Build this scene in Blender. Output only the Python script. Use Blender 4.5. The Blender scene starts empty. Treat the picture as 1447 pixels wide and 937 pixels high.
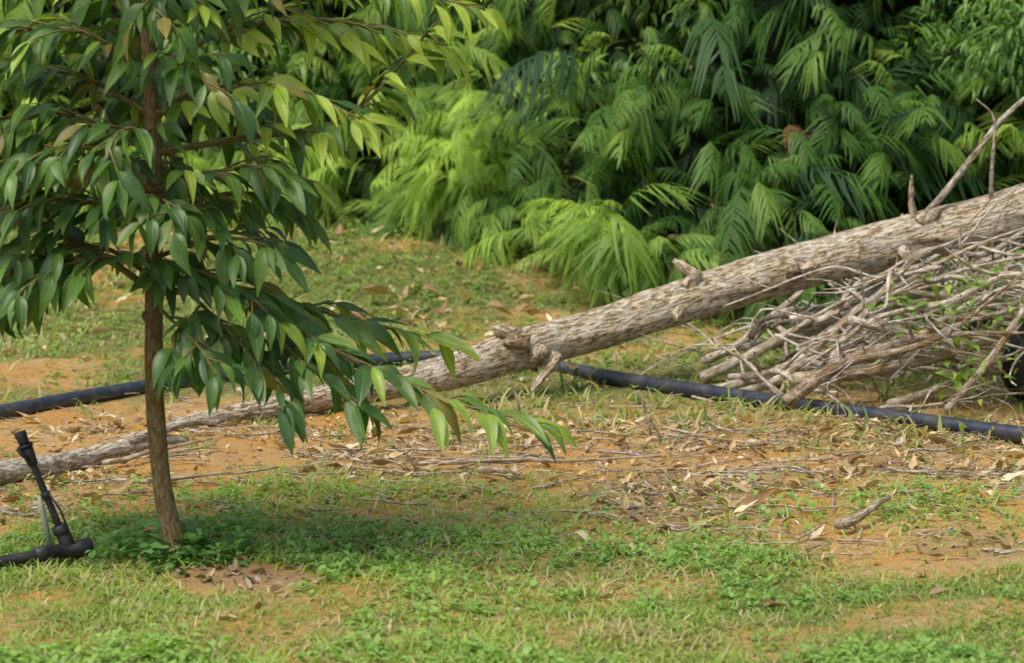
import bpy, math, numpy as np
rng = np.random.default_rng(11)
U = rng.uniform

# ------------------------------------------------------------------ noise
def _h(ix, iy, s):
    n = (ix*374761393 + iy*668265263 + s*144269504) & 0xffffffff
    n = ((n ^ (n >> 13))*1274126177) & 0xffffffff
    return ((n ^ (n >> 16)) & 0xffff)/65535.0
def vnoise(x, y, s=0):
    x = np.asarray(x, float); y = np.asarray(y, float)
    ix = np.floor(x).astype(np.int64); iy = np.floor(y).astype(np.int64)
    fx = x-ix; fy = y-iy
    fx = fx*fx*(3-2*fx); fy = fy*fy*(3-2*fy)
    a = _h(ix, iy, s); b = _h(ix+1, iy, s); c = _h(ix, iy+1, s); d = _h(ix+1, iy+1, s)
    return (a*(1-fx)+b*fx)*(1-fy)+(c*(1-fx)+d*fx)*fy
def fbm(x, y, s=0, o=4):
    r = 0; a = .5; t = 0
    for i in range(o):
        r = r+a*vnoise(x*2**i+17.3*i, y*2**i-9.1*i, s+i); t += a; a *= .5
    return r/t
def sstep(a, b, x):
    t = np.clip((x-a)/(b-a), 0, 1); return t*t*(3-2*t)

# ------------------------------------------------------------------ terrain
def bank_foot(x):
    return np.interp(x, [-9, -4, -2, -.6, .1, .5, .9, 1.6, 3, 5, 9],
                     [15.2, 15, 14.9, 14.6, 14.1, 13.1, 12.6, 12.3, 12.5, 12.8, 13.2])
def gz(x, y):
    x = np.asarray(x, float); y = np.asarray(y, float)
    near = 1-sstep(20, 60, np.hypot(x, y-9))
    z = (fbm(x*.9, y*.9, 3, 3)-.5)*.07*near + (fbm(x*5, y*5, 5, 3)-.5)*.03*near
    z = z + (vnoise(x*22, y*22, 8)-.5)*.008*near
    z = z + .22*sstep(12.0, 14.6, y)
    wob = (fbm(x*1.1, y*.4, 21, 3)-.5)*.9
    d = np.maximum(0, y-bank_foot(x)+wob*near)
    b = np.interp(d, [0, .25, .8, 1.7, 3, 5, 9, 400], [0, .18, .85, 1.9, 2.9, 3.6, 4.1, 9])
    lump = (fbm(x*1.3, y*1.3, 31, 3)-.5)*.7*sstep(0, 1, d)*near
    return z+b+lump
def grass_cover(x, y):
    n = fbm(x*1.7, y*1.7, 41, 4)
    yb = np.interp(x, [-1.7, -1.25, -.7, 0, .5, 1, 1.8], [7.25, 7.6, 8.0, 7.95, 7.65, 7.45, 7.35])
    f = 1-sstep(yb-.4, yb+.35, y+(n-.5)*1.3)
    n2 = fbm(x*1.6+5, y*1.2, 47, 4)
    bk = sstep(9.4, 10.8, y)*(.36+.6*sstep(.34, .52, n2))
    md = .12+.4*sstep(.52, .68, n2)
    thin = 1-.55*sstep(.47, .63, fbm(x*3.2, y*3.2, 51, 3))
    return np.clip(np.maximum(f*thin, np.maximum(bk, md*.7)), 0, 1)
def litter_cover(x, y):
    n = fbm(x*2.2, y*2.2, 61, 3)
    c = sstep(7.2, 7.8, y)*(1-sstep(9.4, 10.3, y))*(.45+.55*sstep(-.2, .9, x))
    return np.clip(c*(.14+1.1*sstep(.43, .63, n))+.05, 0, 1)

def axis(lo, hi, st, far, g=1.25):
    a = list(np.arange(lo, hi+1e-6, st)); s = st
    while a[-1] < far: s *= g; a.append(a[-1]+s)
    s = st
    while a[0] > -far: s *= g; a.insert(0, a[0]-s)
    return np.array(a)

# ------------------------------------------------------------------ mesh batch
class Batch:
    def __init__(s): s.V = []; s.F = []; s.L = []; s.C = []; s.n = 0
    def raw(s, v, f, l, c):
        v = np.asarray(v, float).reshape(-1, 3)
        s.V.append(v); s.F.append(np.asarray(f, np.int64).reshape(-1, 4)+s.n)
        s.L.append(np.asarray(l, float).reshape(-1, 3)); s.C.append(np.asarray(c, float).reshape(-1, 3)); s.n += len(v)
    def inst(s, t, M, T, col):
        tv, tf, tl = t; n = len(T); k = len(tv)
        if n == 0: return
        v = np.einsum('nij,kj->nki', M, tv)+T[:, None]
        f = tf[None]+(np.arange(n)*k)[:, None, None]
        s.raw(v, f, np.tile(tl, (n, 1)), np.repeat(col, k, axis=0))
    def obj(s, name, mat, parent=None):
        V = np.concatenate(s.V); F = np.concatenate(s.F); L = np.concatenate(s.L); C = np.concatenate(s.C)
        me = bpy.data.meshes.new(name)
        me.vertices.add(len(V)); me.vertices.foreach_set('co', V.ravel())
        me.loops.add(F.size); me.loops.foreach_set('vertex_index', F.ravel().astype(np.int32))
        me.polygons.add(len(F)); me.polygons.foreach_set('loop_start', np.arange(0, F.size, 4, dtype=np.int32))
        me.update(calc_edges=True)
        a = me.attributes.new('luv', 'FLOAT_VECTOR', 'POINT'); a.data.foreach_set('vector', L.ravel())
        a = me.attributes.new('col', 'FLOAT_COLOR', 'POINT')
        a.data.foreach_set('color', np.hstack([C, np.ones((len(C), 1))]).ravel())
        me.shade_smooth(); me.materials.append(mat)
        o = bpy.data.objects.new(name, me); bpy.context.scene.collection.objects.link(o)
        if parent: o.parent = parent
        return o
def empty(name):
    o = bpy.data.objects.new(name, None); bpy.context.scene.collection.objects.link(o); return o
def nrm(a): return a/np.maximum(1e-9, np.linalg.norm(a, axis=-1, keepdims=True))
def frames(d, up, sc):
    d = nrm(d); x = nrm(np.cross(d, up)); z = np.cross(x, d)
    sc = np.asarray(sc)
    if sc.ndim == 1: sc = np.stack([sc, sc, sc], 1)
    return np.stack([x*sc[:, :1], d*sc[:, 1:2], z*sc[:, 2:3]], axis=2)
def mixc(a, b, t):
    t = np.clip(np.asarray(t), 0, 1)[:, None]; return np.array(a)*(1-t)+np.array(b)*t

# ---------------- templates (length along +Y, unit length)
def leaf_t(seg=6, w=.17, droop=.25, fold=.3, p=.85, twist=0, wave=0, tip=1.0):
    V = []; L = []
    for i in range(seg+1):
        t = i/seg
        ww = max(.012, w*(math.sin(math.pi*min(1, max(0, t))**p))**.85*(1-.35*t*tip)*1.15)
        if i == 0 or i == seg: ww = .01
        y = t*(1-.25*droop*t); z = -droop*t*t
        for sx in (-1, 0, 1):
            x = sx*ww; zz = z+abs(x)*fold+wave*math.sin(t*9+sx*1.3)*ww
            a = twist*t; V.append((x*math.cos(a)-(zz-z)*math.sin(a), y, z+x*math.sin(a)+(zz-z)*math.cos(a)))
            L.append((sx*ww/w, t, 0))
    F = []
    for i in range(seg):
        for j in (0, 1):
            a = i*3+j; F.append((a, a+1, a+4, a+3))
    return np.array(V), np.array(F), np.array(L)
def blade_t(bend=.4, w=.05, seg=3):
    V = []; L = []; F = []
    for i in range(seg+1):
        t = i/seg; ww = w*(1-t**1.6)*.5+.004
        a = bend*t
        for sx in (-1, 1): V.append((sx*ww, t*math.cos(a), -t*math.sin(a)*.9)); L.append((sx, t, 0))
    for i in range(seg): a = i*2; F.append((a, a+1, a+3, a+2))
    return np.array(V), np.array(F), np.array(L)
def fern_t(pairs=20, L=1., pl=.2, arch=1.6, pw=.035, r=None, sweep=.7, drop=.6):
    """frond: unit length, starts along +Y and arches down; narrow drooping pinnae"""
    V = []; F = []; LL = []
    N = 7; ts = np.linspace(0, 1, N+1); pos = [np.zeros(3)]; dirs = []
    for i in range(N+1):
        a = arch*(ts[i]**1.3); dirs.append(np.array([0, math.cos(a), -math.sin(a)]))
        if i: pos.append(pos[-1]+(dirs[-1]+dirs[-2])/2/N)
    pos = np.array(pos); dirs = np.array(dirs); bx = r.uniform(-.15, .15); pos[:, 0] += bx*ts**2
    for i in range(N+1):
        for sx in (-1, 1): V.append(pos[i]+np.array([sx*.006*(1-ts[i]*.8), 0, .002])); LL.append((0, ts[i], 1))
    for i in range(N): a = i*2; F.append((a, a+1, a+3, a+2))
    for k in range(pairs):
        t = .15+.85*(k+.5)/pairs
        P = np.array([np.interp(t, ts, pos[:, j]) for j in range(3)]); D = nrm(np.array([np.interp(t, ts, dirs[:, j]) for j in range(3)]))
        l = pl*(math.sin(math.pi*min(1, t*.92+.1))**.6+.12)
        for sx in (-1, 1):
            if r.random() < .06: continue
            ll = l*r.uniform(.65, 1.2); sw = sweep*r.uniform(.5, 1.5)
            up = np.cross(np.array([1., 0, 0]), D)
            d = nrm(np.array([sx, 0, 0])+D*sw+up*r.uniform(-.2, .25)); dn = np.array([0, 0, -1.])
            wv = nrm(np.cross(d, up)); b = len(V)
            w = pw*r.uniform(.8, 1.2)
            pts = [(0, .45), (.45, 1), (1, .08)]
            for (q, ww) in pts:
                c = P+d*ll*q*(1-.2*q)+dn*ll*drop*q*q
                V.append(c-wv*w*ww*.5); V.append(c+wv*w*ww*.5); LL.append((q, t, 0)); LL.append((q, t, 0))
            for i in range(2): a = b+i*2; F.append((a, a+1, a+3, a+2))
    return np.array(V), np.array(F), np.array(LL)

# ---------------- tubes
def catmull(P, step, linear=False):
    P = np.asarray(P, float)
    if linear or len(P) < 3:
        Q = P
    else:
        E = np.vstack([2*P[0]-P[1], P, 2*P[-1]-P[-2]]); Q = []
        for i in range(1, len(E)-2):
            n = max(2, int(np.linalg.norm(E[i+1, :3]-E[i, :3])/step))
            for t in np.linspace(0, 1, n, endpoint=False):
                a, b, c, d = E[i-1], E[i], E[i+1], E[i+2]
                Q.append(.5*((2*b)+(-a+c)*t+(2*a-5*b+4*c-d)*t*t+(-a+3*b-3*c+d)*t**3))
        Q.append(P[-1]); Q = np.array(Q)
    if len(Q) < 3 and not linear:
        n = max(3, int(np.linalg.norm(P[-1, :3]-P[0, :3])/step)); Q = np.array([P[0]*(1-t)+P[-1]*t for t in np.linspace(0, 1, n)])
    return Q
def tube(b, P, sides=8, step=.04, col=(.2, .2, .2), amp=0., freq=6., seed=0, linear=False, jit=0.):
    """P rows: x y z r"""
    Q = catmull(P, step, linear); c = Q[:, :3].copy(); r = np.maximum(Q[:, 3], .0006)
    if jit:
        c[1:-1] += rng.normal(0, jit, (len(c)-2, 3))
    t = np.gradient(c, axis=0); t = nrm(t)
    s = np.concatenate([[0], np.cumsum(np.linalg.norm(np.diff(c, axis=0), axis=1))])
    u = np.cross(t[0], [0.13, .2, 1.]); u = nrm(u) if np.linalg.norm(u) > 1e-3 else np.array([1., 0, 0])
    th = np.linspace(0, 2*math.pi, sides, endpoint=False); V = []; L = []
    for i in range(len(c)):
        u = nrm(u-t[i]*np.dot(u, t[i])); w = np.cross(t[i], u)
        rr = r[i]*np.ones(sides)
        if amp:
            rr = rr*(1+amp*(fbm(th*freq/6.283+3*np.cos(th), np.full(sides, s[i]*3/max(.02, r.mean())*.15)+3*np.sin(th), seed, 4)-.5)*2)
        V.append(c[i]+(np.cos(th)*rr)[:, None]*u+(np.sin(th)*rr)[:, None]*w)
        L.append(np.stack([np.cos(th)*r[i], np.sin(th)*r[i], np.full(sides, s[i])], 1))
    n = len(c)
    V.insert(0, c[0]+(V[0]-c[0])*.03+t[0]*r[0]*.12); L.insert(0, L[0]*.9)
    V.append(c[-1]+(V[-1]-c[-1])*.03-t[-1]*r[-1]*.12); L.append(L[-1])
    n += 2
    V = np.concatenate(V); L = np.concatenate(L)
    i = np.arange(n-1)[:, None]; j = np.arange(sides)[None]; k = (j+1) % sides
    F = np.stack([i*sides+j, i*sides+k, (i+1)*sides+k, (i+1)*sides+j], -1).reshape(-1, 4)
    b.raw(V, F, L, np.tile(np.array(col), (len(V), 1)))
    return Q

# ------------------------------------------------------------------ materials
class NT:
    def __init__(s, name):
        s.m = bpy.data.materials.new(name); s.m.use_nodes = True; s.t = s.m.node_tree; s.t.nodes.clear()
        s.out = s.n('ShaderNodeOutputMaterial')
    def n(s, typ, **k):
        o = s.t.nodes.new(typ)
        for a, v in k.items(): setattr(o, a, v)
        return o
    def l(s, a, b): s.t.links.new(a, b)
    def attr(s, name): return s.n('ShaderNodeAttribute', attribute_name=name)
    def noise(s, vec, scale, detail=4, rough=.6):
        o = s.n('ShaderNodeTexNoise'); o.inputs['Scale'].default_value = scale; o.inputs['Detail'].default_value = detail
        o.inputs['Roughness'].default_value = rough; s.l(vec, o.inputs['Vector']); return o.outputs['Fac']
    def mix(s, f, a, b, mode='MIX'):
        o = s.n('ShaderNodeMix', data_type='RGBA', blend_type=mode)
        for sock, v in ((o.inputs[0], f), (o.inputs[6], a), (o.inputs[7], b)):
            if isinstance(v, (int, float)): sock.default_value = v
            elif isinstance(v, tuple): sock.default_value = (*v, 1)
            else: s.l(v, sock)
        return o.outputs[2]
    def ramp(s, f, a, b, lo=0., hi=1.):
        o = s.n('ShaderNodeMapRange'); o.inputs[1].default_value = a; o.inputs[2].default_value = b
        o.inputs[3].default_value = lo; o.inputs[4].default_value = hi; s.l(f, o.inputs[0]); return o.outputs[0]
    def math(s, op, a, b=None):
        o = s.n('ShaderNodeMath', operation=op)
        for i, v in enumerate((a, b)):
            if v is None: continue
            if isinstance(v, (int, float)): o.inputs[i].default_value = v
            else: s.l(v, o.inputs[i])
        return o.outputs[0]
    def bsdf(s, col, rough=.6, spec=.5):
        p = s.n('ShaderNodeBsdfPrincipled')
        if isinstance(col, tuple): p.inputs['Base Color'].default_value = (*col, 1)
        else: s.l(col, p.inputs['Base Color'])
        if isinstance(rough, (int, float)): p.inputs['Roughness'].default_value = rough
        else: s.l(rough, p.inputs['Roughness'])
        p.inputs['Specular IOR Level'].default_value = spec
        return p
    def bump(s, p, h, dist, strength=1.):
        o = s.n('ShaderNodeBump'); o.inputs['Distance'].default_value = dist; o.inputs['Strength'].default_value = strength
        s.l(h, o.inputs['Height']); s.l(o.outputs[0], p.inputs['Normal']); return o

def foliage_mat(name, rough=.5, trans=.3, spec=.4, veins=False):
    m = NT(name); c = m.attr('col').outputs['Color']
    h = None; c2 = c
    if veins:
        uv = m.attr('luv').outputs['Vector']; g = m.n('ShaderNodeNewGeometry')
        nz = m.noise(g.outputs['Position'], 30, 2)
        c2 = m.mix(m.ramp(nz, .35, .7), c, m.mix(1., c, (1.35, 1.25, .9), 'MULTIPLY'))
        sx = m.n('ShaderNodeSeparateXYZ'); m.l(uv, sx.inputs[0])
        ax = m.math('ABSOLUTE', sx.outputs[0])
        mid = m.ramp(ax, .02, .10, 1, 0)
        v = m.math('SINE', m.math('MULTIPLY', m.math('SUBTRACT', sx.outputs[1], m.math('MULTIPLY', ax, .14)), 95.))
        vl = m.ramp(v, .7, 1.)
        c2 = m.mix(m.math('MULTIPLY', mid, .45), c2, m.mix(1., c2, (2.2, 2.0, 1.6), 'MULTIPLY'))
        c2 = m.mix(m.math('MULTIPLY', vl, .10), c2, m.mix(1., c2, (1.6, 1.5, 1.3), 'MULTIPLY'))
        h = m.math('SUBTRACT', m.math('MULTIPLY', v, .3), m.math('MULTIPLY', mid, 3.))
    p = m.bsdf(c2, rough, spec)
    if h is not None: m.bump(p, h, .0008, .4)
    tr = m.n('ShaderNodeBsdfTranslucent'); m.l(m.mix(1., c2, (1.7, 1.8, .6), 'MULTIPLY'), tr.inputs[0])
    mx = m.n('ShaderNodeMixShader'); mx.inputs[0].default_value = trans
    m.l(p.outputs[0], mx.inputs[1]); m.l(tr.outputs[0], mx.inputs[2]); m.l(mx.outputs[0], m.out.inputs[0])
    return m.m
def wood_mat(name, lichen=.0, furrow=1., lich_col=(.5, .5, .44), sc=1., stretch=.22, dd=.012):
    m = NT(name); c = m.attr('col').outputs['Color']; uv = m.attr('luv').outputs['Vector']
    mp = m.n('ShaderNodeMapping'); mp.inputs['Scale'].default_value = (1, 1, stretch); m.l(uv, mp.inputs[0])
    st = m.noise(mp.outputs[0], 130*sc, 3, .55); bl = m.noise(uv, 14*sc, 4); fi = m.noise(uv, 240*sc, 3)
    d = m.ramp(st, .40, .54)
    c2 = m.mix(d, m.mix(1., c, (.46*furrow, .37*furrow, .25*furrow), 'MULTIPLY'), c)
    c2 = m.mix(m.ramp(bl, .45, .65), c2, m.mix(1., c2, (.86, .80, .68), 'MULTIPLY'))
    if lichen:
        lf = m.math('MULTIPLY', m.math('MULTIPLY', m.ramp(m.noise(uv, 22*sc, 6, .7), .47, .56), m.ramp(fi, .35, .55)), lichen)
        c2 = m.mix(lf, c2, lich_col)
    p = m.bsdf(c2, .85, .2); hh = m.math('ADD', d, m.math('MULTIPLY', fi, .6)); m.bump(p, hh, dd, .8)
    m.l(p.outputs[0], m.out.inputs[0]); return m.m
def plain_mat(name, rough=.4, spec=.5, dirt=.4):
    m = NT(name); c = m.attr('col').outputs['Color']; g = m.n('ShaderNodeNewGeometry')
    n = m.noise(g.outputs['Position'], 18, 6, .7)
    c2 = m.mix(m.math('MULTIPLY', m.ramp(n, .45, .7), dirt), c, (.22, .17, .11))
    p = m.bsdf(c2, m.ramp(n, .3, .8, rough, rough+.3), spec); m.bump(p, n, .002, .5)
    m.l(p.outputs[0], m.out.inputs[0]); return m.m
def ground_mat():
    m = NT('ground_soil'); g = m.n('ShaderNodeNewGeometry'); pos = g.outputs['Position']; a = m.attr('cover')
    sp = m.n('ShaderNodeSeparateColor'); m.l(a.outputs['Color'], sp.inputs[0])
    n1 = m.noise(pos, 3, 6, .65); n2 = m.noise(pos, 40, 5, .7); n3 = m.noise(pos, 160, 3, .6)
    soil = m.mix(m.ramp(n1, .38, .66), (.64, .33, .08), (.60, .43, .21))
    soil = m.mix(m.ramp(n2, .50, .70), soil, (.34, .22, .09))
    soil = m.mix(m.ramp(n3, .55, .7), soil, (.68, .52, .29))
    gr = m.mix(m.ramp(n2, .35, .65), (.14, .18, .05), (.32, .29, .11))
    gr = m.mix(m.ramp(n3, .55, .72), gr, (.46, .37, .19))
    lit = m.mix(m.ramp(n2, .4, .6), (.24, .17, .10), (.50, .40, .27))
    thr = m.math('ADD', sp.outputs[0], m.math('MULTIPLY', m.math('SUBTRACT', n2, .5), .8))
    c = m.mix(m.ramp(thr, .35, .85), soil, gr)
    tl = m.math('ADD', sp.outputs[1], m.math('MULTIPLY', m.math('SUBTRACT', n2, .5), 1.2))
    c = m.mix(m.ramp(tl, .5, .9, 0, .5), c, lit)
    c = m.mix(sp.outputs[2], c, m.mix(m.ramp(n2, .3, .7), (.004, .008, .003), (.012, .018, .006)))  # near-black bank colour paints in the shade of the fern hollows
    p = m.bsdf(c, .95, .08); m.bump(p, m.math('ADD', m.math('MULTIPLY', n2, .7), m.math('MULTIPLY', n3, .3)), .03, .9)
    m.l(p.outputs[0], m.out.inputs[0]); return m.m

# ------------------------------------------------------------------ ground sheet
xs = axis(-3.6, 3.6, .04, 400, 1.3); ys = axis(5.6, 17.5, .04, 400, 1.3)
X, Y = np.meshgrid(xs, ys); Z = gz(X, Y); nx, ny = len(xs), len(ys)
i = np.arange(ny-1)[:, None]; j = np.arange(nx-1)[None]
F = np.stack([i*nx+j, i*nx+j+1, (i+1)*nx+j+1, (i+1)*nx+j], -1).reshape(-1, 4)
gb = Batch(); V = np.stack([X, Y, Z], -1).reshape(-1, 3)
gb.raw(V, F, V, V*0)
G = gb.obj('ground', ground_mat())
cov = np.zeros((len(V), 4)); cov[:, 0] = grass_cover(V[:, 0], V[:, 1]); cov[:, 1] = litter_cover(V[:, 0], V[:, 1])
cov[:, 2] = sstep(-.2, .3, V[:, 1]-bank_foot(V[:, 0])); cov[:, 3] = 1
dp = np.hypot((V[:, 0]+.70)/.22, (V[:, 1]-7.28)/.16); cov[:, 0] *= sstep(.7, 1.2, dp); cov[:, 1] = np.maximum(cov[:, 1], 1-sstep(.7, 1.1, dp))
a = G.data.attributes.new('cover', 'FLOAT_COLOR', 'POINT'); a.data.foreach_set('color', cov.ravel())

# ------------------------------------------------------------------ grass
def sample(n, y0, y1, fn, ex=.3):
    y = y0+(y1-y0)*np.sqrt(U(0, 1, n)*.8+.2*U(0, 1, n)**2); x = U(-1, 1, n)*(.19*y+ex)
    k = U(0, 1, n) < fn(x, y); return x[k], y[k]
def sample_f(n, y0, y1, fn, ex=.3):
    y = U(y0, y1, n); x = U(-1, 1, n)*(.19*y+ex); k = U(0, 1, n) < fn(x, y); return x[k], y[k]
def patchmask(x, y): return sstep(.7, 1.2, np.hypot((x+.70)/.22, (y-7.28)/.16))
def rand_up(n, lo, hi):
    az = U(0, 2*math.pi, n); el = U(lo, hi, n)
    return np.stack([np.cos(az)*np.cos(el), np.sin(az)*np.cos(el), np.sin(el)], 1)
grass = Batch()
blades = [blade_t(b, w) for b, w in ((.5, .10), (1.1, .09), (1.6, .08), (.8, .13))]
def add_grass(x, y, l0, l1, c0, c1, dry=.08, lo=.3, hi=1.4):
    n = len(x); z = gz(x, y)
    h = fbm(x*2, y*2, 71, 3)
    sc = U(l0, l1, n)*(.6+.9*h); col = mixc(c0, c1, 1.2*h-.1+U(-.35, .4, n))
    dr = U(0, 1, n) < dry+.35*sstep(.46, .66, fbm(x*3, y*3, 77, 2)); col[dr] = mixc((.38, .32, .17), (.60, .52, .31), U(0, 1, n))[dr]
    d = rand_up(n, lo, hi); M = frames(d, np.array([0, 0, 1.])+U(-.2, .2, (n, 3)), sc); T = np.stack([x, y, z-.003], 1)
    w = rng.integers(0, len(blades), n)
    for q in range(len(blades)):
        k = w == q; grass.inst(blades[q], M[k], T[k], col[k])
x, y = sample_f(190000, 6.0, 8.9, lambda x, y: grass_cover(x, y)*patchmask(x, y))
add_grass(x, y, .022, .06, (.16, .28, .055), (.40, .50, .13), .16, .15, 1.3)
x, y = sample(90000, 8.6, 15.2, lambda x, y: grass_cover(x, y)*.9*(y < bank_foot(x)+.4))
add_grass(x, y, .020, .055, (.13, .21, .05), (.35, .42, .12), .25, .2, 1.3)
x, y = sample(2500, 7.8, 14.8, lambda x, y: (fbm(x*3, y*3, 91, 3) > .5)*1.*(y < bank_foot(x)+.3))
add_grass(x, y, .07, .14, (.15, .24, .06), (.32, .40, .14), .35, .7, 1.5)
tx, ty = sample(420, 7.8, 14.4, lambda x, y: (y < bank_foot(x))*.8)
for k in range(len(tx)):
    m = int(U(8, 30)); add_grass(tx[k]+rng.normal(0, .025, m), ty[k]+rng.normal(0, .025, m), .03, .10, (.15, .26, .06), (.33, .42, .14), .25, .2, 1.5)
for m in range(200):
    cx = U(-.2, 1.7); cy = rng.normal(9.95-.25*cx, .3); q = 12
    add_grass(cx+rng.normal(0, .03, q), cy+rng.normal(0, .03, q), .03, .10, (.16, .26, .07), (.36, .42, .16), .4, .4, 1.5)
grass.obj('grass', foliage_mat('grass_blades', .6, .35, .25))

herb = Batch(); hl = [leaf_t(3, .26, .35, .2), leaf_t(3, .2, .6, .3), leaf_t(3, .34, .2, .1)]
def add_herb(x, y, m, l0, l1, c0, c1, hgt):
    n = len(x); z = gz(x, y); cx = np.repeat(x, m); cy = np.repeat(y, m); N = n*m
    h = np.repeat(fbm(x*2.5, y*2.5, 83, 3), m); th = np.repeat(U(0, 1, n), m)
    d = rand_up(N, .0, .9); sc = U(l0, l1, N)
    T = np.stack([cx, cy, np.repeat(z, m)], 1)+d*np.array([.008, .008, 0])+np.stack([rng.normal(0, .008, N), rng.normal(0, .008, N), U(0, 1, N)*hgt*th], 1)
    col = mixc(c0, c1, .6*h+.5*th+U(-.3, .3, N)); w = rng.integers(0, 3, N); M = frames(d, np.array([0, 0, 1.])+U(-.3, .3, (N, 3)), sc)
    for q in range(3): k = w == q; herb.inst(hl[q], M[k], T[k], col[k])
x, y = sample_f(12000, 6.0, 8.6, lambda x, y: patchmask(x, y)*grass_cover(x, y)*sstep(.42, .55, fbm(x*1.8+3, y*1.8, 93, 3)+.10*sstep(.3, -.5, x)))
add_herb(x, y, 7, .012, .030, (.12, .27, .06), (.32, .50, .12), .045)
x, y = sample(9000, 9.2, 15.2, lambda x, y: grass_cover(x, y)*.8*(y < bank_foot(x)+.5))
add_herb(x, y, 7, .014, .034, (.11, .21, .05), (.30, .43, .11), .07)
bx = rng.normal(-.9, .10, 90); by = rng.normal(7.5, .08, 90); add_herb(bx, by, 7, .025, .05, (.07, .18, .05), (.16, .34, .08), .1)
herb.obj('ground_weeds', foliage_mat('weed_leaves', .5, .3, .35))

# ------------------------------------------------------------------ leaf litter
lit = Batch(); lt = [leaf_t(5, .2, c, f, wave=wv, twist=tw) for c, f, wv, tw in ((.5, .9, .3, .5), (-.5, .6, .4, -.6), (.2, -.7, .5, .9), (-.2, 1.5, .2, 0), (.7, .3, .6, 1.2))]
def add_litter(x, y, s0, s1, lift=.01, dark=1.):
    n = len(x); d = rand_up(n, -.12, .12); up = nrm(np.array([0, 0, 1.])+rng.normal(0, .25, (n, 3)))
    M = frames(d, up, U(s0, s1, n)); T = np.stack([x, y, gz(x, y)+U(.002, lift, n)], 1)
    t = U(0, 1, n); col = mixc((.20, .13, .08), (.54, .44, .30), t); g = U(0, 1, n) < .2; col[g] = mixc((.42, .39, .32), (.62, .58, .48), U(0, 1, n))[g]
    col = col*dark; w = rng.integers(0, 5, n)
    for q in range(5): k = w == q; lit.inst(lt[q], M[k], T[k], col[k])
x, y = sample(18000, 7.2, 10.4, lambda x, y: litter_cover(x, y)*.9); add_litter(x, y, .008, .03)
x, y = sample(2900, 7.2, 10.2, lambda x, y: litter_cover(x, y)); add_litter(x, y, .03, .08, .012)
x, y = sample(320, 6.0, 8.2, lambda x, y: .3+.5*(x > .2)); add_litter(x, y, .02, .065, .012, .8)
x, y = sample(900, 9.8, 15, lambda x, y: .6+0*x); add_litter(x, y, .03, .10, .03)
x = rng.normal(-.35, .3, 26); y = rng.normal(12.6, .3, 26); add_litter(x, y, .08, .16, .06)
x = rng.normal(-.70, .1, 50); y = rng.normal(7.28, .07, 50); add_litter(x, y, .02, .05, .01, .7)
lit.obj('leaf_litter', foliage_mat('dry_leaves', .8, .12, .15, True))

# ------------------------------------------------------------------ twigs on the ground
tw = Batch()
def stick(b, x, y, az, L, r, col, zoff=0, rise=0, seg=5, wig=.05, sides=6):
    t = np.linspace(0, 1, seg+1); px = x+math.cos(az)*L*t+rng.normal(0, wig*L*.4, seg+1); py = y+math.sin(az)*L*t+rng.normal(0, wig*L*.4, seg+1)
    pz = gz(px, py)+r+zoff+rise*t+np.abs(rng.normal(0, wig*L*.15, seg+1)); rr = r*(1-.6*t)
    tube(b, np.stack([px, py, pz, rr], 1), sides, .03, col, .12, 5, int(U(0, 99)))
def grey():
    a = U(.45, .78); return (a, a*U(.88, .95), a*U(.7, .84))
for k in range(1000):
    yy = U(7.5, 10.6); xx = U(-1.9, 2.2)
    if U(0, 1) > .35+.9*float(litter_cover(xx, yy)): continue
    stick(tw, xx, yy, U(0, 6.28) if k % 2 else U(-.6, .6), U(.04, .28), U(.0015, .005), grey(), U(0, .012))
for k in range(60):
    xx = U(-.5, 1.7); yy = rng.normal(9.0+.05*xx, .45); stick(tw, xx, yy, rng.normal(0, .7)+(math.pi if U(0, 1) < .5 else 0), U(.12, .4), U(.002, .006), grey(), U(0, .02), wig=.12)
for (xx, yy, az, L, r) in ((.92, 7.9, .95, .30, .017), (-1.2, 8.5, .25, .5, .008), (-.3, 8.95, .1, .8, .008), (-1.3, 8.9, .6, .4, .01), (-.1, 8.8, -.9, .2, .012)):
    stick(tw, xx, yy, az, L, r, (.62, .54, .42), .01, .03, 5, .03, 8)
for (xx, yy, h) in ((.47, 9.5, .16), (.50, 9.4, .1), (.03, 10.0, .14), (-.3, 8.9, .08)):
    z = float(gz(xx, yy)); tube(tw, [(xx, yy, z, .006), (xx-.02, yy, z+h*.6, .005), (xx-.05, yy-.02, z+h, .002)], 6, .03, (.65, .6, .5))
tw.obj('fallen_twigs', wood_mat('twig_bark', .3, 1.4, (.6, .58, .5)))

# ------------------------------------------------------------------ fallen log
log = Batch(); LC = (.66, .56, .40)
LP = np.array([(4.4, 12.9, 1.34, .125), (3.1, 11.6, .95, .118), (1.98, 11.0, .64, .103), (1.57, 10.95, .546, .095), (1.016, 10.85, .418, .088),
      (.659, 10.75, .321, .083), (.335, 10.65, .228, .079), (.017, 10.5, .165, .076), (-.214, 10.3, .118, .066), (-.511, 10.1, .08, .05),
      (-.82, 9.86, .055, .038), (-1.0, 9.72, .045, .03), (-1.16, 9.58, .04, .018)])
tube(log, LP, 56, .012, LC, .09, 12, 5)
def stub(p, d, L, r, col=LC, bend=(0, 0, 0)):
    p = np.array(p); d = nrm(np.array(d, float)); q = [tuple(p-d*r)+(r*1.35,), tuple(p+d*L*.3)+(r*1.05,), tuple(p+d*L*.7+np.array(bend)*.5)+(r*.85,), tuple(p+d*L+np.array(bend))+(r*.3,)]
    tube(log, q, 14, .008, col, .6, 9, int(U(0, 99)))
WC = (.70, .58, .42); DC = (.42, .30, .18)
stub((-.01, 10.45, .225), (-.75, -.3, .45), .075, .030); stub((.03, 10.42, .21), (-1, -.4, -.05), .07, .028, DC); stub((.10, 10.42, .17), (.4, -.8, .2), .05, .026)
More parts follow.
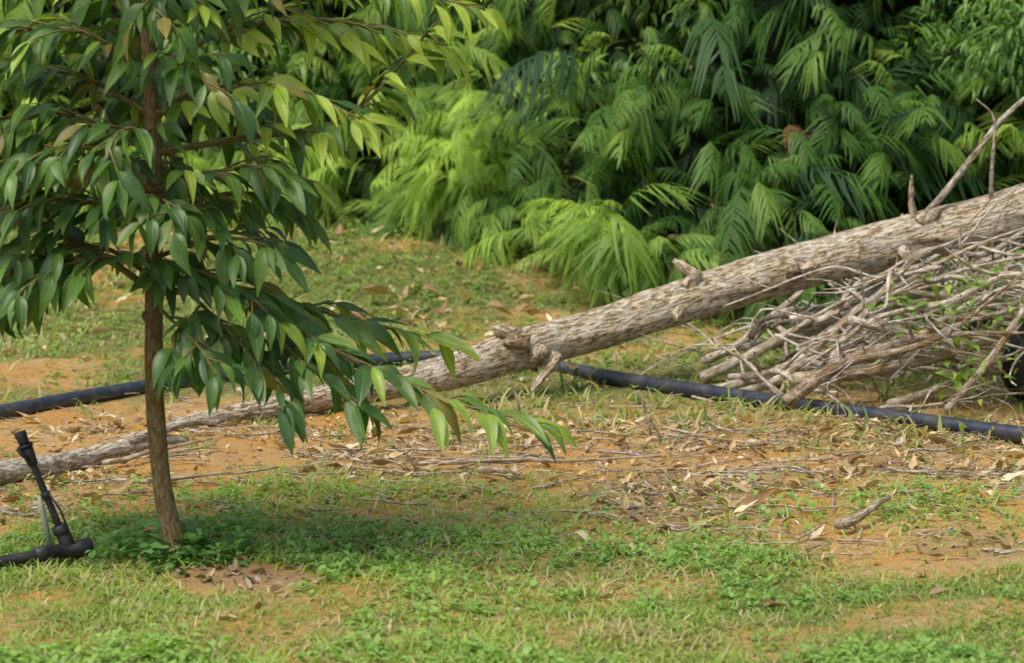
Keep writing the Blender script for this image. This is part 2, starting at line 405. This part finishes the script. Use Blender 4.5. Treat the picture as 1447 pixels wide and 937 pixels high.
stub((.16, 10.42, .15), (-.45, -.45, -.75), .13, .016, WC, (-.03, 0, -.02))
stub((.70, 10.75, .41), (-.75, -.1, .65), .09, .022, WC, (-.02, 0, .01)); stub((.68, 10.72, .40), (.3, -.1, .5), .05, .026)
stub((1.07, 10.72, .43), (-.2, -.9, .25), .07, .028, DC); stub((1.12, 10.70, .45), (.5, -.6, .35), .06, .018, WC); stub((1.5, 10.83, .50), (.1, -.8, -.35), .05, .016, WC)
stub((.63, 10.66, .29), (-.2, -.6, -.5), .05, .018); stub((1.55, 10.92, .63), (-.3, -.2, 1), .17, .012, WC, (.03, 0, .0))
stub((1.60, 10.90, .62), (.5, -.1, .5), .06, .028)
tube(log, [(1.56, 10.92, .60, .017), (1.66, 10.9, .72, .013), (1.80, 10.92, .90, .012), (1.9, 10.94, 1.02, .010), (2.15, 10.95, 1.22, .008), (2.4, 11, 1.35, .004)], 10, .02, (.58, .52, .42), .15, 5, 3)
tube(log, [(1.85, 10.95, .62, .010), (1.84, 10.9, .8, .008), (1.85, 10.93, 1.0, .005), (1.78, 10.93, 1.08, .002)], 8, .02, (.5, .44, .35), .15, 5, 3)
log.obj('fallen_log', wood_mat('log_bark', .7, .8, (.78, .75, .66), .85, .25, .018))
l2 = Batch(); P2 = [(-1.08, 9.32, .05, .012), (-1.2, 9.18, .045, .028), (-1.39, 8.93, .045, .034), (-1.56, 8.62, .045, .038), (-1.9, 8.2, .05, .04), (-2.2, 7.9, .05, .03)]
P2 = [(a, b, float(gz(a, b))+r*.9, r) for a, b, c, r in P2]
tube(l2, P2, 24, .015, (.66, .61, .5), .22, 8, 9)
tube(l2, [(-1.25, 9.1, .06, .02), (-1.1, 9.3, .08, .014), (-.98, 9.42, .07, .008)], 10, .02, (.58, .53, .43), .2, 6, 3)
l2.obj('rotten_branch', wood_mat('rotten_bark', .7, 1., (.74, .72, .64)))

# ------------------------------------------------------------------ pipes
pp = Batch(); PC = (.020, .031, .052)
px = [(-2.9, 8.7), (-2.2, 9.3), (-1.75, 9.85), (-1.42, 10.4), (-.9, 10.95), (-.3, 11.2), (.10, 11.0), (.40, 10.7), (.70, 10.38), (1.0, 10.08), (1.35, 9.75), (1.66, 9.45), (2.1, 9.1), (2.8, 8.7)]
tube(pp, [(a, b, max(.030, float(gz(a, b))+.024), .028) for a, b in px], 20, .05, PC, .0)
pp.obj('irrigation_pipe', plain_mat('black_polyethylene', .3, .6, .35))
p2 = Batch(); q = []
for k in range(46):
    a = k*.33; q.append((2.06+.26*math.cos(a)+.006*k*.2, 10.3+.16*math.sin(a)-.004*k, .22+.24*math.cos(a+1.3)+.03*math.sin(k)*.4, .03))
tube(p2, q, 14, .05, PC)
p2.obj('coiled_pipe', plain_mat('black_pipe_coil', .35, .5, .3))

# ------------------------------------------------------------------ brush pile
br = Batch()
def H(x): return np.interp(x, [.6, .9, 1.3, 1.8, 2.6, 3.6], [.06, .18, .36, .50, .55, .4])
def branch(x, y, az, L, r, z0, z1, col, kids=3, wig=.05):
    n = 6; t = np.linspace(0, 1, n); px = x+math.cos(az)*L*t; py = y+math.sin(az)*L*t; pz = z0+(z1-z0)*t
    cur = U(-.15, .15)*L; px = px+rng.normal(0, wig*L*.35, n); py = py+cur*np.sin(t*math.pi)+rng.normal(0, wig*L*.35, n); pz = pz+U(-.05, .14)*L*np.sin(t*math.pi)+rng.normal(0, wig*L*.35, n)
    pz = np.maximum(pz, gz(px, py)+r); P = np.stack([px, py, pz, r*(1-.65*t)], 1); tube(br, P, 8 if r > .01 else 5, .04, col, .18, 5, int(U(0, 99)))
    for k in range(kids):
        i = int(U(1, n-1)); a2 = az+U(.3, .9)*rng.choice([-1, 1]); l2 = L*U(.25, .5); e = P[i, :3]+np.array([math.cos(a2)*l2, math.sin(a2)*l2, U(-.35, .6)*l2])
        m = (P[i, :3]+e)/2+rng.normal(0, .06*l2, 3); tube(br, [(*P[i, :3], P[i, 3]*.7), (*m, P[i, 3]*.5), (*e, P[i, 3]*.15)], 5, .05, col, .1)
for k in range(85):
    x = U(.76, 2.3); y = U(10.2, 11.7) if x > 1.05 else U(10.1, 11.2); az = rng.normal(.4, .85)+(math.pi if (x > 1.5 and U(0, 1) < .35) else 0); L = U(.3, 1.2); x2 = x+math.cos(az)*L
    f = U(0, 1); a = U(.5, .84)
    branch(x, y, az, L, U(.005, .016), float(H(x))*f, float(H(x2))*np.clip(f+U(-.7, .8), 0, 1.15), (a, a*.92, a*.79), wig=.11)
for k in range(75):
    x = U(1.05, 2.4); y = U(10.15, 11.0); az = U(0, 6.28); L = U(.25, .75); f = U(.1, 1.0); a = U(.62, .86); rz = U(-.6, .6)*L
    branch(x, y, az, L, U(.004, .009), max(.02, float(H(x))*f-rz*.4), min(float(H(x))*1.1, max(.02, float(H(x))*f+rz*.5)), (a, a*.94, a*.84), 2, .13)
for (x, y, az, L, r, z0, z1, c) in ((.93, 9.95, .32, 1.3, .026, .03, .36, (.38, .28, .18)), (1.0, 10.1, .25, 1.4, .028, .08, .36, (.54, .45, .32)), (.74, 10.45, .12, 1.5, .020, .02, .26, (.70, .62, .50)),
      (.78, 10.3, .55, 1.0, .018, .02, .30, (.70, .62, .50)), (.90, 11.0, -.2, .9, .02, .1, .42, (.7, .63, .5)), (1.1, 10.3, .9, .9, .020, .05, .5, (.62, .53, .4)), (.72, 10.7, .35, .8, .022, .02, .35, (.7, .64, .52)),
      (1.35, 9.95, .35, 1.0, .018, .05, .35, (.56, .48, .36)), (1.5, 9.85, .7, 1.2, .015, .05, .5, (.56, .48, .36)), (.76, 11.0, .5, .7, .020, .02, .45, (.7, .63, .5)), (1.2, 9.85, .1, .5, .008, .02, .06, (.66, .6, .5)), (1.0, 10.2, 2.4, .35, .012, .02, .22, (.66, .6, .5)),
      (1.2, 10.1, .2, 1.1, .018, .30, .22, (.74, .68, .56)), (1.3, 10.2, .5, 1.0, .014, .12, .52, (.74, .68, .56)), (1.9, 10.1, 2.9, .9, .016, .46, .12, (.72, .66, .54))):
    branch(x, y, az, L, r, z0, z1, c, 2, .05)
for k in range(22):
    x = U(1.3, 2.3); y = U(10.3, 11.2); z = float(H(x))*U(.4, 1); tube(br, [(x, y, z, .006), (x+U(-.05, .1), y, z+.12, .004), (x+U(-.12, .2), y+U(-.1, .1), z+U(.15, .34), .002)], 5, .05, (.5, .44, .34))
BP = empty('brush_pile'); br.obj('dead_branches', wood_mat('brush_bark', .5, 1.3, (.80, .77, .69)), BP)
bl = Batch(); n = 420; t = leaf_t(5, .2, .3, .3)
cx = np.repeat(U(1.3, 2.3, 42), 10); cy = np.repeat(U(9.8, 10.6, 42), 10); cz = np.repeat(U(.2, 1.0, 42), 10)
T = np.stack([cx+rng.normal(0, .05, n), cy+rng.normal(0, .04, n), H(cx)*cz+rng.normal(0, .04, n)+.02], 1); d = rand_up(n, -.7, .6)
bl.inst(t, frames(d, np.array([0, 0, 1.])+U(-.4, .4, (n, 3)), U(.03, .085, n)), T, mixc((.10, .22, .04), (.28, .44, .09), U(0, 1, n)))
bl.obj('green_shoots', foliage_mat('shoot_leaves', .5, .3, .35, True), BP)

# ------------------------------------------------------------------ ferns on bank
fr = np.random.default_rng(5)
ft = [fern_t(int(p), 1, pl, ar, pw, fr, sw, dr) for p, pl, ar, pw, sw, dr in ((19, .28, 1.3, .026, .9, .9), (17, .26, 2.0, .028, 1.2, 1.1), (20, .22, 1.3, .024, .7, .7), (15, .34, 2.2, .030, 1.4, 1.0), (17, .26, 1.8, .027, 1.0, .8), (15, .32, 1.0, .028, 1.2, 1.1), (12, .42, 1.6, .030, 1.5, .9))]
fern = Batch()
def bank_pts(n, x0, x1, d0, d1):
    x = U(x0, x1, n); return x, bank_foot(x)+U(d0, d1, n)
def bank_normal(x, y):
    e = .15; gx = (gz(x+e, y)-gz(x-e, y))/(2*e); gy = (gz(x, y+e)-gz(x, y-e))/(2*e); return nrm(np.stack([-gx, -gy, np.ones_like(gx)], 1))
def add_ferns(x, y, s0, s1, off0, off1, c0, c1, bias=0.):
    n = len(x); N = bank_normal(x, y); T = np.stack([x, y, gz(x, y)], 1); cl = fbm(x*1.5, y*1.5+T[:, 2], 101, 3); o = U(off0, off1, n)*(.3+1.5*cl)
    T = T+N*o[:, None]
    az = rng.normal(-math.pi/2, .95, n); el = U(-.3, .9, n); d = np.stack([np.cos(az)*np.cos(el), np.sin(az)*np.cos(el), np.sin(el)], 1)
    sc = U(s0, s1, n); M = frames(d, np.array([0, 0, 1.])+U(-.5, .5, (n, 3)), sc)
    q = sstep(.36, .60, fbm(x*1.1+7, y*1.1+T[:, 2]*1.2, 111, 3)); col = mixc(c0, c1, .75*q+.5*(o-off0)/(off1-off0+1e-6)-.25+U(-.2, .25, n)+bias)  # clump tint plus painted shade: outer fronds brighter, inner ones darker
    br_ = U(0, 1, n) < .006; col[br_] = (.25, .14, .06)
    w = rng.integers(0, len(ft), n)
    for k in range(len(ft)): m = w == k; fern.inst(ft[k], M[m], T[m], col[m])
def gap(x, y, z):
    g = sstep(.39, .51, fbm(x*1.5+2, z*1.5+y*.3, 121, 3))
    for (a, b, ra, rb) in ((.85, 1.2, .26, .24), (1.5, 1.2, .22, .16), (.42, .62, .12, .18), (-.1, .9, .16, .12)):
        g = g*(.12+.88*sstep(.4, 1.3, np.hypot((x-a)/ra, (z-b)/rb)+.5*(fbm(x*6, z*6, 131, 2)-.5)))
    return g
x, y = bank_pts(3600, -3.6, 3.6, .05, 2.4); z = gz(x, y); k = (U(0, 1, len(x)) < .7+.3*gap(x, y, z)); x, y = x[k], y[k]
add_ferns(x, y, .20, .36, .0, .08, (.018, .05, .012), (.06, .14, .025))  # inner layer: dark greens stand in for shadow beneath the outer fronds
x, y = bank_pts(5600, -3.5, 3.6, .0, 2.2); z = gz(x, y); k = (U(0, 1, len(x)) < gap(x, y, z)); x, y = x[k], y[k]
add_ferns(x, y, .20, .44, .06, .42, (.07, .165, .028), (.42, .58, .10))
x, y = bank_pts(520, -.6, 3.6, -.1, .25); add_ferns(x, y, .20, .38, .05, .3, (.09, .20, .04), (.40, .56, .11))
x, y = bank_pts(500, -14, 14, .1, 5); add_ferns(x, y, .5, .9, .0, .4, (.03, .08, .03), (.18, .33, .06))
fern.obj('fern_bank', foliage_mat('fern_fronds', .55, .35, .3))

sh = Batch(); st_ = [leaf_t(3, .13, .5, .3), leaf_t(3, .15, .8, .2), leaf_t(3, .10, .3, .3)]
def shrub(cx, cy, cz, R, n, l0, l1, c0, c1):
    d = rand_up(n, -.6, 1.3); p = np.array([cx, cy, cz])+d*(R*U(.3, 1, n)**.5)[:, None]*(.6+.7*fbm(d[:, 0]*3+cx, d[:, 2]*3, 7, 2))[:, None]
    dd = nrm(d*.7+rng.normal(0, .5, (n, 3))+np.array([0, -.3, -.45])); M = frames(dd, np.array([0, -.3, 1.])+U(-.3, .3, (n, 3)), U(l0, l1, n))
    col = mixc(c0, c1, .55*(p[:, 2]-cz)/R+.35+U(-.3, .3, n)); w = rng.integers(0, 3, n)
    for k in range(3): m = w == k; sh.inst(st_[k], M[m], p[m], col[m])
sb = Batch()
for k in range(60):
    x = U(-3.6, 3.6); d = U(.2, 2.4); y = float(bank_foot(x))+d; z = float(gz(x, y))
    if -.7 < x < 2.3: continue
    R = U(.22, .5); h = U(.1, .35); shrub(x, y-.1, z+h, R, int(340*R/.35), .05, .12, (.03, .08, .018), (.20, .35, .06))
    for q in range(5):
        e = np.array([x, y-.1, z+h])+rng.normal(0, R*.5, 3); tube(sb, [(x, y, z-.05, .012), (*((np.array([x, y, z])+e)/2+rng.normal(0, .03, 3)), .008), (*e, .003)], 5, .08, (.2, .16, .1))
for k in range(7):
    shrub(U(2.0, 2.7), U(12.4, 12.9), U(1.15, 1.7), .25, 260, .03, .08, (.06, .15, .03), (.23, .40, .08))
for k in range(14):
    x = U(-.2, 2.0); y = float(bank_foot(x))+U(.2, 1.6); shrub(x, y, float(gz(x, y))+.2, .16, 90, .04, .10, (.04, .11, .02), (.26, .42, .07))
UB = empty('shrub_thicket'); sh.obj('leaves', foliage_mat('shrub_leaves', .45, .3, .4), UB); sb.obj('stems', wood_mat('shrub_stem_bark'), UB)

# ------------------------------------------------------------------ young tree
tx0, ty0 = -.95, 7.5
TR = empty('young_tree'); tb = Batch(); TC = (.27, .20, .11); BC = (.26, .24, .10)
tz = float(gz(-.914, 7.5))
trunk = np.array([(-.895, 7.5, tz-.03, .038), (-.906, 7.5, tz+.05, .030), (-.935, 7.5, .2, .0255), (-.953, 7.5, .45, .025), (-.950, 7.5, .75, .024), (-.945, 7.51, 1.05, .022), (-.952, 7.5, 1.4, .020), (-.95, 7.5, 1.75, .017), (-.94, 7.52, 2.15, .012), (-.93, 7.5, 2.5, .005)])
tube(tb, trunk, 20, .02, TC, .10, 5, 2)
for (x_, z_, s_) in ((-.952, .66, -1), (-.95, .73, 1), (-.95, 1.0, -1)):
    tube(tb, [(x_, 7.5, z_, .02), (x_+s_*.018, 7.485, z_+.01, .016), (x_+s_*.028, 7.48, z_+.014, .006)], 10, .006, TC, .2, 5, 3)
lv = Batch(); LT = [leaf_t(7, wd, dr, fo, .9, tws, wv) for wd, dr, fo, tws, wv in ((.15, .25, .35, 0, .05), (.16, .45, .5, .3, .1), (.14, .12, .25, -.3, .08), (.155, .6, .45, .1, .12), (.135, .35, .6, -.5, .1))]
LD = []; LTT = []; LS = []; LCo = []; LU = []
def leaf(p, d, s, young):
    LD.append(d); LTT.append(p); LS.append(s); LCo.append(young); LU.append(np.array([0, -.35, 1.])+rng.normal(0, .28, 3))
DROOP = [1.]
def leafy(Q, s0, young, spacing=.034, lsz=1.):
    c = Q[:, :3]; seg = np.linalg.norm(np.diff(c, axis=0), axis=1); S = np.concatenate([[0], np.cumsum(seg)]); s = s0; side = 1
    while s < S[-1]:
        p = np.array([np.interp(s, S, c[:, k]) for k in range(3)]); p2 = np.array([np.interp(min(S[-1], s+.02), S, c[:, k]) for k in range(3)]); p1 = np.array([np.interp(max(0, s-.02), S, c[:, k]) for k in range(3)])
        t = nrm(p2-p1); h = np.cross(t, [0, 0, 1.]); h = nrm(h) if np.linalg.norm(h) > .1 else np.array([1., 0, 0])
        out = np.array([p[0]-tx0, p[1]-ty0, 0]); out = out/max(.12, np.linalg.norm(out))
        d = nrm(t*U(.5, 1.0)+h*side*U(.3, .8)+out*.35+np.array([0, 0, -1.])*U(.05, .95)*DROOP[0]+rng.normal(0, .18, 3)); f = s/S[-1]
        leaf(p+d*.01, d, U(.08, .145)*lsz*(1-.25*max(0, f-.7)), young*f+U(-.1, .1)); side = -side; s += spacing*U(.7, 1.3)
    leaf(c[-1], nrm(t+np.array([0, 0, -.4])), U(.08, .12)*lsz, young+.1)
def limb(P, r0, young=.3, leaf_from=.3, tw_len=.24, dens=.075, lsz=1., droop=1.):
    DROOP[0] = droop; dens *= .82
    P = np.array(P, float)+np.array([tx0, ty0, 0]); n = len(P); R = np.linspace(r0, .0025, n); Q = tube(tb, np.hstack([P, R[:, None]]), 8, .03, BC, .08, 4, 3)
    c = Q[:, :3]; S = np.concatenate([[0], np.cumsum(np.linalg.norm(np.diff(c, axis=0), axis=1))]); s = S[-1]*leaf_from*.6; side = rng.choice([-1, 1])
    while s < S[-1]*.92:
        p = np.array([np.interp(s, S, c[:, k]) for k in range(3)]); p2 = np.array([np.interp(min(S[-1], s+.04), S, c[:, k]) for k in range(3)]); t = nrm(p2-p+1e-6)
        h = nrm(np.cross(t, [0, 0, 1.])+1e-6); L = tw_len*U(.5, 1.1)*(1-.5*s/S[-1]); d = nrm(t*U(.6, 1)+h*side*U(.5, 1)+np.array([0, 0, U(-.2, .4)])); e = p+d*L+np.array([0, 0, -.12*L]); m = p+d*L*.5
        q = tube(tb, [(*p, .004), (*m, .003), (*e, .0015)], 5, .03, BC); leafy(q, .03, young, .030, lsz); side = -side; s += dens*U(.7, 1.3)
    leafy(Q, S[-1]*leaf_from, young, .045, lsz)
limb([(0, 0, .73), (.14, -.03, .735), (.28, -.05, .69), (.46, -.1, .60), (.63, -.15, .53), (.82, -.2, .46), (1.05, -.25, .415)], .011, .6, .3, .19, .09, 1.05, .4)
limb([(0, 0, .76), (.2, .06, .74), (.4, .1, .68), (.58, .1, .63), (.78, .12, .59)], .009, .6, .35, .16, .09, 1.05, .35)
limb([(.1, -.03, .73), (.2, -.12, .65), (.3, -.18, .56), (.38, -.2, .48)], .006, .1, .2, .17, .065, 1.05, .9)
limb([(0, 0, .70), (.08, -.15, .66), (.15, -.28, .62), (.2, -.36, .56)], .006, .1, .4, .16, .075)
limb([(.25, -.05, .70), (.38, -.12, .58), (.5, -.16, .50), (.58, -.2, .44)], .005, .2, .2, .14, .08, 1.05, .8)
limb([(.2, .0, .72), (.32, .05, .64), (.42, .08, .55), (.48, .1, .48)], .005, .1, .2, .15, .075, 1.05, .8)
limb([(0, 0, .78), (.12, -.1, .80), (.24, -.16, .76), (.32, -.2, .70)], .006, .1, .1, .18, .06)
limb([(0, 0, .82), (.15, -.08, .88), (.28, -.14, .88), (.36, -.18, .84)], .007, .1, .1, .2, .06)
limb([(0, 0, .92), (.15, .08, .98), (.28, .14, .98), (.38, .18, .93)], .007, .2, .1, .2, .06)
limb([(0, 0, 1.0), (.14, -.08, 1.05), (.3, -.12, 1.07), (.45, -.12, 1.03)], .008, .45, .2, .22, .06)
limb([(0, 0, 1.1), (.25, .03, 1.14), (.46, 0, 1.17), (.58, -.02, 1.25), (.68, 0, 1.36), (.78, 0, 1.48)], .010, .75, .3, .20, .075, 1., .8)
limb([(0, 0, 1.2), (.2, -.1, 1.27), (.4, -.16, 1.27), (.56, -.18, 1.2)], .008, .8, .25, .20, .07)
limb([(0, 0, 1.32), (.2, .05, 1.42), (.42, .08, 1.45), (.62, .1, 1.42), (.78, .1, 1.38)], .009, .9, .25, .22, .07, 1., .8)
limb([(0, 0, 1.42), (.2, -.08, 1.52), (.45, -.1, 1.56), (.7, -.12, 1.52), (.88, -.12, 1.48)], .009, .95, .25, .2, .07)
limb([(0, 0, 1.55), (.25, .12, 1.68), (.5, .18, 1.68), (.75, .2, 1.62), (.92, .2, 1.56)], .009, .95, .25, .22, .08)
limb([(0, 0, .73), (-.1, -.03, .81), (-.21, -.05, .87), (-.30, -.08, .98), (-.38, -.1, 1.08), (-.48, -.1, 1.15)], .011, .3, .35, .22, .07)
limb([(0, 0, .77), (-.15, .1, .84), (-.32, .14, .82), (-.48, .15, .74)], .008, .1, .2, .22, .065)
limb([(-.18, -.04, .85), (-.3, -.12, .83), (-.42, -.16, .76), (-.5, -.18, .7)], .006, .1, .1, .2, .06)
limb([(-.12, .02, .82), (-.24, .06, .79), (-.34, .08, .72), (-.44, .08, .64)], .006, .0, .2, .18, .065)
limb([(0, 0, .80), (-.1, -.14, .84), (-.22, -.22, .82), (-.32, -.28, .76)], .006, .0, .2, .18, .065)
limb([(0, 0, .9), (-.15, -.1, .98), (-.32, -.14, .98), (-.5, -.16, .92)], .008, .1, .15, .24, .06)
limb([(0, 0, .98), (-.15, .1, 1.06), (-.34, .14, 1.06), (-.55, .16, .98)], .008, .2, .2, .24, .06)
limb([(0, 0, 1.04), (-.12, -.16, 1.12), (-.24, -.24, 1.12), (-.36, -.3, 1.06)], .006, .1, .2, .2, .065)
limb([(0, 0, 1.1), (-.18, -.06, 1.2), (-.36, -.1, 1.2), (-.56, -.1, 1.12)], .008, .35, .2, .24, .06)
limb([(0, 0, 1.2), (-.2, .1, 1.3), (-.38, .12, 1.32), (-.58, .12, 1.26)], .008, .4, .2, .24, .065)
limb([(0, 0, 1.3), (-.16, -.1, 1.42), (-.34, -.16, 1.42), (-.55, -.18, 1.36)], .008, .5, .2, .24, .065)
limb([(0, 0, 1.42), (-.2, .02, 1.56), (-.42, .02, 1.56), (-.62, 0, 1.5)], .008, .6, .2, .24, .07)
for k in range(15):
    z = .9+.09*k; a = [-1.3, 1.5, -1.9, 1.2, -1.0, 2.0][k % 6]+U(-.2, .2); L = U(.28, .4)
    limb([(0, 0, z), (math.cos(a)*L*.4, math.sin(a)*L*.4, z+.08), (math.cos(a)*L*.8, math.sin(a)*L*.8, z+.09), (math.cos(a)*L*1.1, math.sin(a)*L*1.1, z+.02)], .006, .3, .25, .18, .085)
for k in range(8):
    z = 1.75+.08*k; a = k*2.4; L = .6-.05*k; limb([(0, 0, z), (math.cos(a)*L*.4, math.sin(a)*L*.4, z+.1), (math.cos(a)*L*.8, math.sin(a)*L*.8, z+.12), (math.cos(a)*L, math.sin(a)*L, z+.08)], .007, .6, .2, .22, .10)
n = len(LD); LD = np.array(LD); LTT = np.array(LTT); LS = np.array(LS); LY = np.array(LCo); LU = np.array(LU)
sc = np.stack([LS*U(.9, 1.25, n), LS, LS], 1); M = frames(LD, LU, sc)
col = mixc((.035, .095, .032), (.11, .22, .045), U(0, 1, n)); yk = sstep(.3, .8, LY+U(-.15, .15, n))[:, None]; col = col*(1-yk)+np.array((.31, .44, .07))*yk
k = U(0, 1, n) < .03; col[k] = mixc((.18, .19, .05), (.24, .20, .07), U(0, 1, n))[k]
w = rng.integers(0, 5, n)
for q in range(5): k = w == q; lv.inst(LT[q], M[k], LTT[k], col[k])
tb.obj('trunk_and_branches', wood_mat('young_bark', .25, 1.6, (.36, .36, .26), 1.2, .22, .006), TR)
lv.obj('leaves', foliage_mat('tree_leaves', .38, .28, .5, True), TR)
print('tree leaves', n)

# ------------------------------------------------------------------ sprinkler riser
SR = empty('irrigation_sprinkler'); BK = (.014, .017, .026)
pm = plain_mat('sprinkler_plastic', .4, .5, .2)
def part(name, P, sides=20, col=BK, mat=None):
    b = Batch(); tube(b, P, sides, .02, col, linear=True); return b.obj(name, mat or pm, SR)
B0 = np.array([-1.19, 7.45, .065]); T0 = np.array([-1.305, 7.44, .365])
def ax(t, off=(0, 0, 0)): return B0+(T0-B0)*t+np.array(off)
def seg(t0, t1, r0, r1, name):
    a, b = ax(t0), ax(t1); part(name, [(*a, r0*.8), (*(a+(b-a)*.06), r0), (*(a+(b-a)*.94), r1), (*b, r1*.8)])
part('feed_pipe', [(-1.75, 7.2, .0, .015), (-1.5, 7.3, .018, .015), (-1.3, 7.39, .035, .015), (-1.16, 7.46, .045, .015)])
part('tee_fitting', [(-1.27, 7.41, .038, .016), (-1.265, 7.413, .038, .022), (-1.235, 7.43, .042, .022), (-1.232, 7.43, .042, .019), (-1.165, 7.455, .046, .020), (-1.16, 7.46, .046, .025), (-1.13, 7.478, .05, .025), (-1.127, 7.48, .05, .016)])
seg(-.12, .1, .018, .017, 'socket'); seg(.08, .16, .021, .021, 'lock_nut'); seg(.14, .72, .0095, .0095, 'riser'); seg(.40, .46, .013, .013, 'clip')
seg(.70, .86, .014, .018, 'valve_body'); seg(.86, .89, .021, .021, 'valve_collar'); seg(.885, 1.0, .014, .017, 'spray_head')
part('valve_lever', [(*ax(.76, (.0, -.012, 0)), .006), (*ax(.80, (-.012, -.018, 0)), .006), (*ax(.86, (-.02, -.022, 0)), .005)], 10)
part('stake', [(*ax(.02, (-.035, .01, -.05)), .007), (*ax(.3, (-.028, .01, 0)), .008), (*ax(.42, (-.02, .005, 0)), .006)], 10, (.40, .46, .38))
part('microtube', [(*ax(.45, (.012, -.008, 0)), .003), (*ax(.3, (.024, -.01, 0)), .003), (*ax(.1, (.024, -.01, 0)), .003), (*ax(-.05, (.02, 0, 0)), .003)], 8)

# ------------------------------------------------------------------ light, sky, camera
sc_ = bpy.context.scene
W = bpy.data.worlds.new("World"); sc_.world = W; W.use_nodes = True; nt = W.node_tree; bg = nt.nodes['Background']
EL, AZ = math.radians(62), math.radians(222)
sky = nt.nodes.new('ShaderNodeTexSky'); sky.sky_type = 'NISHITA'; sky.sun_disc = False; sky.sun_elevation = EL; sky.sun_rotation = AZ; sky.air_density = 1.; sky.dust_density = 5.; sky.ozone_density = .5
nt.links.new(sky.outputs[0], bg.inputs[0]); bg.inputs[1].default_value = .15
S = bpy.data.lights.new('sun', 'SUN'); S.energy = 2.4; S.angle = math.radians(28); S.color = (1, .95, .84)
so = bpy.data.objects.new('sun', S); sc_.collection.objects.link(so)
from mathutils import Vector
sd = Vector((math.sin(AZ)*math.cos(EL), math.cos(AZ)*math.cos(EL), math.sin(EL))); so.rotation_euler = (-sd).to_track_quat('-Z', 'Y').to_euler(); so.location = sd*20
cam = bpy.data.cameras.new('camera'); co = bpy.data.objects.new('camera', cam); sc_.collection.objects.link(co)
co.location = (0, 0, 1.6); co.rotation_euler = (math.radians(90-7.4), 0, 0); cam.lens = 100; cam.sensor_width = 36; cam.clip_end = 2000
cam.dof.use_dof = True; cam.dof.focus_distance = 8.6; cam.dof.aperture_fstop = 4.5
sc_.camera = co
sc_.view_settings.view_transform = 'Standard'; sc_.view_settings.look = 'None'; sc_.view_settings.exposure = 0
